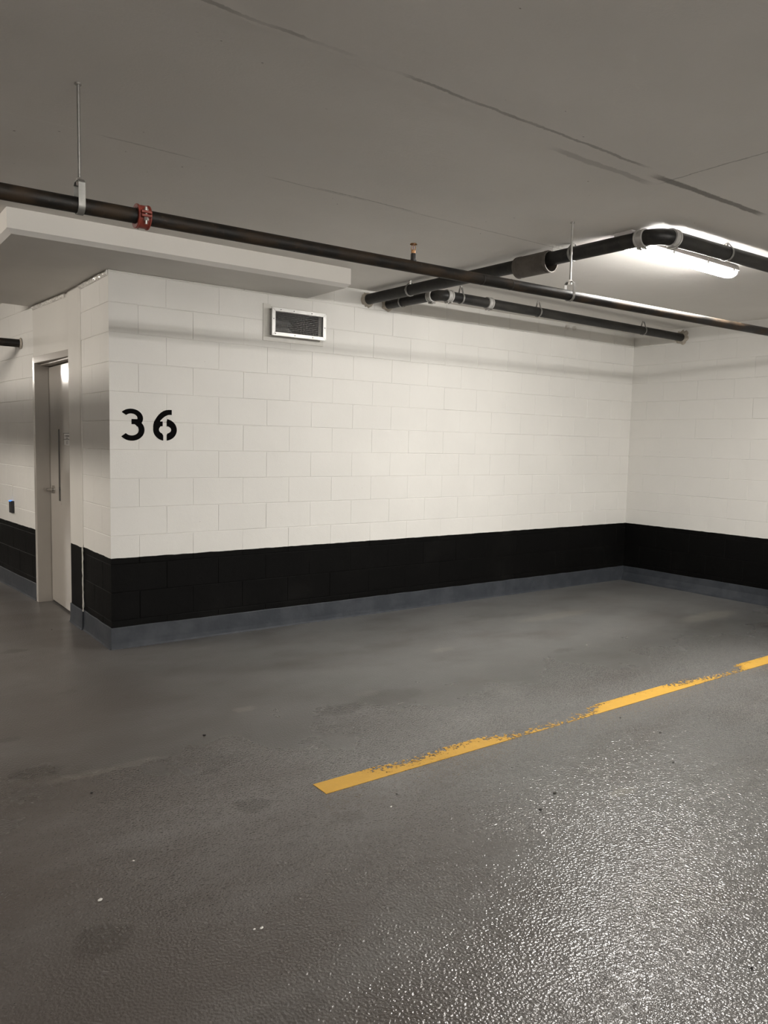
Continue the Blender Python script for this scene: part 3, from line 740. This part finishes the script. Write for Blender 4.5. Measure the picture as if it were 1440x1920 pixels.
# ------------------------------------------------------------------ hangers
HG = 'steel hangers carrying the ceiling pipes'
def hanger(x, y, zp, r, ax, label, ring=True, rod_r=0.0055, rise=0.05, w=0.022):
    """ax: pipe direction in plan"""
    t = thing('pipe_hanger', label, 'pipe hanger', (x, y, H), HG)
    ax = Vector(ax).normalized(); sd = Vector((-ax.y, ax.x, 0)); c = Vector((0, 0, zp-H))
    top = zp-H+r+rise
    bm = bmesh.new(); tube(bm, [(0, 0, 0.0), (0, 0, top-0.012)], rod_r, 12); rod = obj('rod', bm, M_STEEL, t, smooth=True)
    bm = bmesh.new(); tube(bm, [(0, 0, -0.006), (0, 0, 0)], 0.012, 16); obj('ceiling_anchor', bm, M_STEEL, t)
    ro = r+0.0024; th_ = 0.0028; path = []
    if ring:   # pear-shaped swivel ring
        for i in range(25):
            a = math.radians(-230+i*(280/24.0)) if False else math.radians(-235+i*(290/24.0))
            path.append((ro*math.cos(a), ro*math.sin(a)))
        path = [(-0.012, r+rise*0.75)]+path+[(0.012, r+rise*0.75)]
        path = [(-0.006, r+rise)]+path+[(0.006, r+rise)]
    else:      # clevis: straight cheeks and a flat top
        path = [(-ro*0.55, r+rise), (-ro, r+rise-0.012)]
        for i in range(17):
            a = math.radians(180+i*180/16.0); path.append((ro*math.cos(a), ro*math.sin(a)))
        path += [(ro, r+rise-0.012), (ro*0.55, r+rise)]
    bm = bmesh.new(); rows = []; k = len(path)
    for i, (u, z) in enumerate(path):
        a, b = path[max(i-1, 0)], path[min(i+1, k-1)]
        nx, nz = (b[1]-a[1]), -(b[0]-a[0]); l_ = math.hypot(nx, nz) or 1; nx, nz = nx/l_*th_, nz/l_*th_
        if not ring and False: pass
        row = []
        for (du_, q) in ((0, -w/2), (0, w/2), (1, w/2), (1, -w/2)):
            row.append(bm.verts.new(c+sd*(u+nx*du_)+Vector((0, 0, z+nz*du_))+ax*q))
        rows.append(row)
    for a, b in zip(rows, rows[1:]):
        for j in range(4): bm.faces.new((a[j], a[(j+1) % 4], b[(j+1) % 4], b[j]))
    bm.faces.new(rows[0]); bm.faces.new(rows[-1])
    if not ring: pass
    obj('ring' if ring else 'yoke', bm, M_STRAP, t, smooth=True)
    bm = bmesh.new(); tube(bm, [(0, 0, top-0.016), (0, 0, top+0.010)], 0.0105, 6); obj('nut', bm, M_BOLT, t)
    if not ring:
        bm = bmesh.new(); box(bm, (-w/2 if abs(ax.x) > .5 else -ro*0.6, -ro*0.6 if abs(ax.x) > .5 else -w/2, top-0.003), (w/2 if abs(ax.x) > .5 else ro*0.6, ro*0.6 if abs(ax.x) > .5 else w/2, top+0.0005)); obj('yoke_plate', bm, M_STRAP, t)
    return t
hanger(-0.826, -2.4, zmain(-0.826), RM, (1, 0, 0), 'long rod hanger on the sprinkler pipe left of its red coupling', False, 0.0062, 0.058, 0.024)
hanger(1.856, -2.4, zmain(1.856), RM, (1, 0, 0), 'long thin rod hanger on the sprinkler pipe, in front of the grey sleeve pipe', False, 0.0058, 0.048, 0.020)
d2 = Vector((ex-wx, ey, 0))
hanger(on2(-0.545), -0.545, Z2-0.011, R2, d2, 'ring hanger on the drain pipe where it leaves the number wall', True, 0.004, 0.012, 0.018)
hanger(on2(-2.10), -2.10, Z2, R2, d2, 'ring hanger on the drain pipe just past the loose grey sleeve', True, 0.004, 0.014, 0.018)
hanger(2.915, ey-0.010, Z2, R2, (1, -0.018, 0), 'ring hanger silhouetted against the glow above the ceiling lamp', True, 0.004, 0.014, 0.018)
hanger(2.343, -0.20, Z3, R3, (0.04, -1, 0), 'ring hanger on the short wall stub of the corner drain pipe', True, 0.004, 0.045, 0.016)
def y3(x): return fy+(x-fx-g3)*(yend-fy)/(L-fx-g3)
hanger(2.590, y3(2.590), Z3, R3, d3, 'ring hanger between the first two clamps of the corner drain pipe', True, 0.004, 0.045, 0.016)
hanger(3.510, y3(3.51), Z3, R3, d3, 'ring hanger on the middle of the corner drain pipe', True, 0.004, 0.045, 0.016)
hanger(5.060, y3(5.06), Z3, R3, d3, 'ring hanger on the corner drain pipe nearest the right wall', True, 0.004, 0.045, 0.016)

# two painted-over anchor caps on the wall by the corner drain
for xx, zz, lb in ((4.625, 2.712, 'left one of two small painted anchor caps high on the white wall'), (4.730, 2.708, 'right one of two small painted anchor caps high on the white wall')):
    bm = bmesh.new(); tube(bm, [(xx, 0.002, zz), (xx, -0.022, zz), (xx, -0.030, zz)], 0.02, 16, rr=[.024, .021, .012])
    tag(obj('anchor_cap', bm, M_CAULK, smooth=True), lb, 'anchor cap', 'painted anchor caps')

# ------------------------------------------------------------------ lamps
def lamp(x, y, rot, label, tube_m, length=1.22):
    t = thing('ceiling_lamp', label, 'ceiling lamp', (x, y, H), 'linear ceiling lamps of the garage')
    t.rotation_euler = (0, 0, rot); h = length/2
    def shell(prof, xs, name, m, closed=True, smooth=True):
        bm = bmesh.new(); rows = []
        for xx, k in xs: rows.append([bm.verts.new((xx, yy*k, -0.050+(zz+0.050)*(k if zz < -0.05 else 1))) for yy, zz in prof])
        n = len(prof)
        for a, b in zip(rows, rows[1:]):
            for j in range(n): bm.faces.new((a[j], a[(j+1) % n], b[(j+1) % n], b[j]))
        bm.faces.new(rows[0]); bm.faces.new(rows[-1])
        return obj(name, bm, m, t, smooth=smooth)
    shell([(-0.036, -0.012), (0.036, -0.012), (0.050, -0.022), (0.054, -0.044), (0.057, -0.050), (-0.057, -0.050), (-0.054, -0.044), (-0.050, -0.022)],
          [(-h, 0.86), (-h+0.02, 1), (h-0.02, 1), (h, 0.86)], 'housing', M_HOUSE)
    ln = [(0.050, -0.0505)]+[(0.054*math.cos(a), -0.062-0.034*math.sin(a)) for a in [math.radians(d) for d in range(0, 181, 18)]]+[(-0.050, -0.0505)]
    shell(ln, [(-h+0.006, 0.70), (-h+0.03, 0.95), (-h+0.05, 1), (h-0.05, 1), (h-0.03, 0.95), (h-0.006, 0.70)], 'diffuser', tube_m)
    for xx in (-h+0.09, -h+0.42, 0.20, h-0.09):
        for s in (-1, 1):
            bm = bmesh.new(); box(bm, (xx-0.009, s*0.0565-0.004, -0.066), (xx+0.009, s*0.0565+0.004, -0.036)); obj('clip', bm, M_CLIP, t, bevel=0.0015)
    bm = bmesh.new(); box(bm, (-h-0.02, -0.062, -0.030), (-h+0.13, 0.062, 0.0)); obj('mounting_box', bm, M_HOUSE, t, bevel=0.004)
    bm = bmesh.new(); box(bm, (h-0.26, -0.03, -0.014), (h-0.18, 0.03, 0.0)); obj('bracket', bm, M_STRAP, t)
    return t
lamp(2.850, -2.455, 0.02, 'lit white strip lamp on the ceiling behind the bent drain pipe', M_TUBE)
lamp(-3.60, 1.10, PI/2, 'lit strip lamp over the drive aisle nearest the taupe door', M_TUBE2)
lamp(-1.20, -9.0, 0, 'lit strip lamp at the mouth of the stall behind the viewer', M_TUBE3)
lamp(2.85, -10.8, 0, 'lit strip lamp over the next stall behind the viewer', M_TUBE3)
lamp(0.80, -13.2, 0, 'unseen strip lamp added along the far wall to soften the pipe shadow', M_TUBE3)  # further unseen lamp, added to smear the main pipe's wall shadow
lamp(-2.35, 10.2, PI/2, 'lit strip lamp at the far end of the drive aisle', M_TUBE2)

# ------------------------------------------------------------------ grit and scraps on the floor
def crumb(x, y, r, m, name, label, cat, grp):
    bm = bmesh.new(); bmesh.ops.create_icosphere(bm, subdivisions=2, radius=r)
    k = (rng.uniform(.7, 1.6), rng.uniform(.5, 1.0), rng.uniform(.35, .6))
    for v in bm.verts: v.co = Vector((v.co.x*k[0], v.co.y*k[1], v.co.z*k[2]))*rng.uniform(.8, 1.2)
    zmin = min(v.co.z for v in bm.verts); bmesh.ops.translate(bm, verts=bm.verts[:], vec=(0, 0, -zmin))
    o = obj(name, bm, m); o.location = (x, y, 0.0); o.rotation_euler = (0, 0, rng.uniform(0, 6.28))
    return tag(o, label, cat, grp)
for x, y in ((-0.105, -1.845), (-0.211, 0.803), (0.715, -3.342), (0.49, -4.356), (1.61, -3.366), (0.919, -2.982), (1.909, -2.842), (1.394, -3.607), (0.881, -3.272), (2.382, -3.423), (1.90, -3.10), (0.31, -2.90), (-0.75, -2.18)):
    crumb(x, y, rng.uniform(0.004, 0.0075), M_GRIT, 'grit_crumb', 'small dark crumb of grit lying on the grey garage floor', 'grit', 'dark grit crumbs on the floor')
for x, y in ((-0.605, -3.386), (-0.585, -3.395), (3.009, -1.717), (-0.945, -2.973), (-0.78, -2.80), (0.22, -2.98)):
    crumb(x, y, rng.uniform(0.004, 0.006), M_PAPER, 'paper_scrap', 'tiny white scrap lying on the grey garage floor', 'scrap', 'white scraps on the floor')
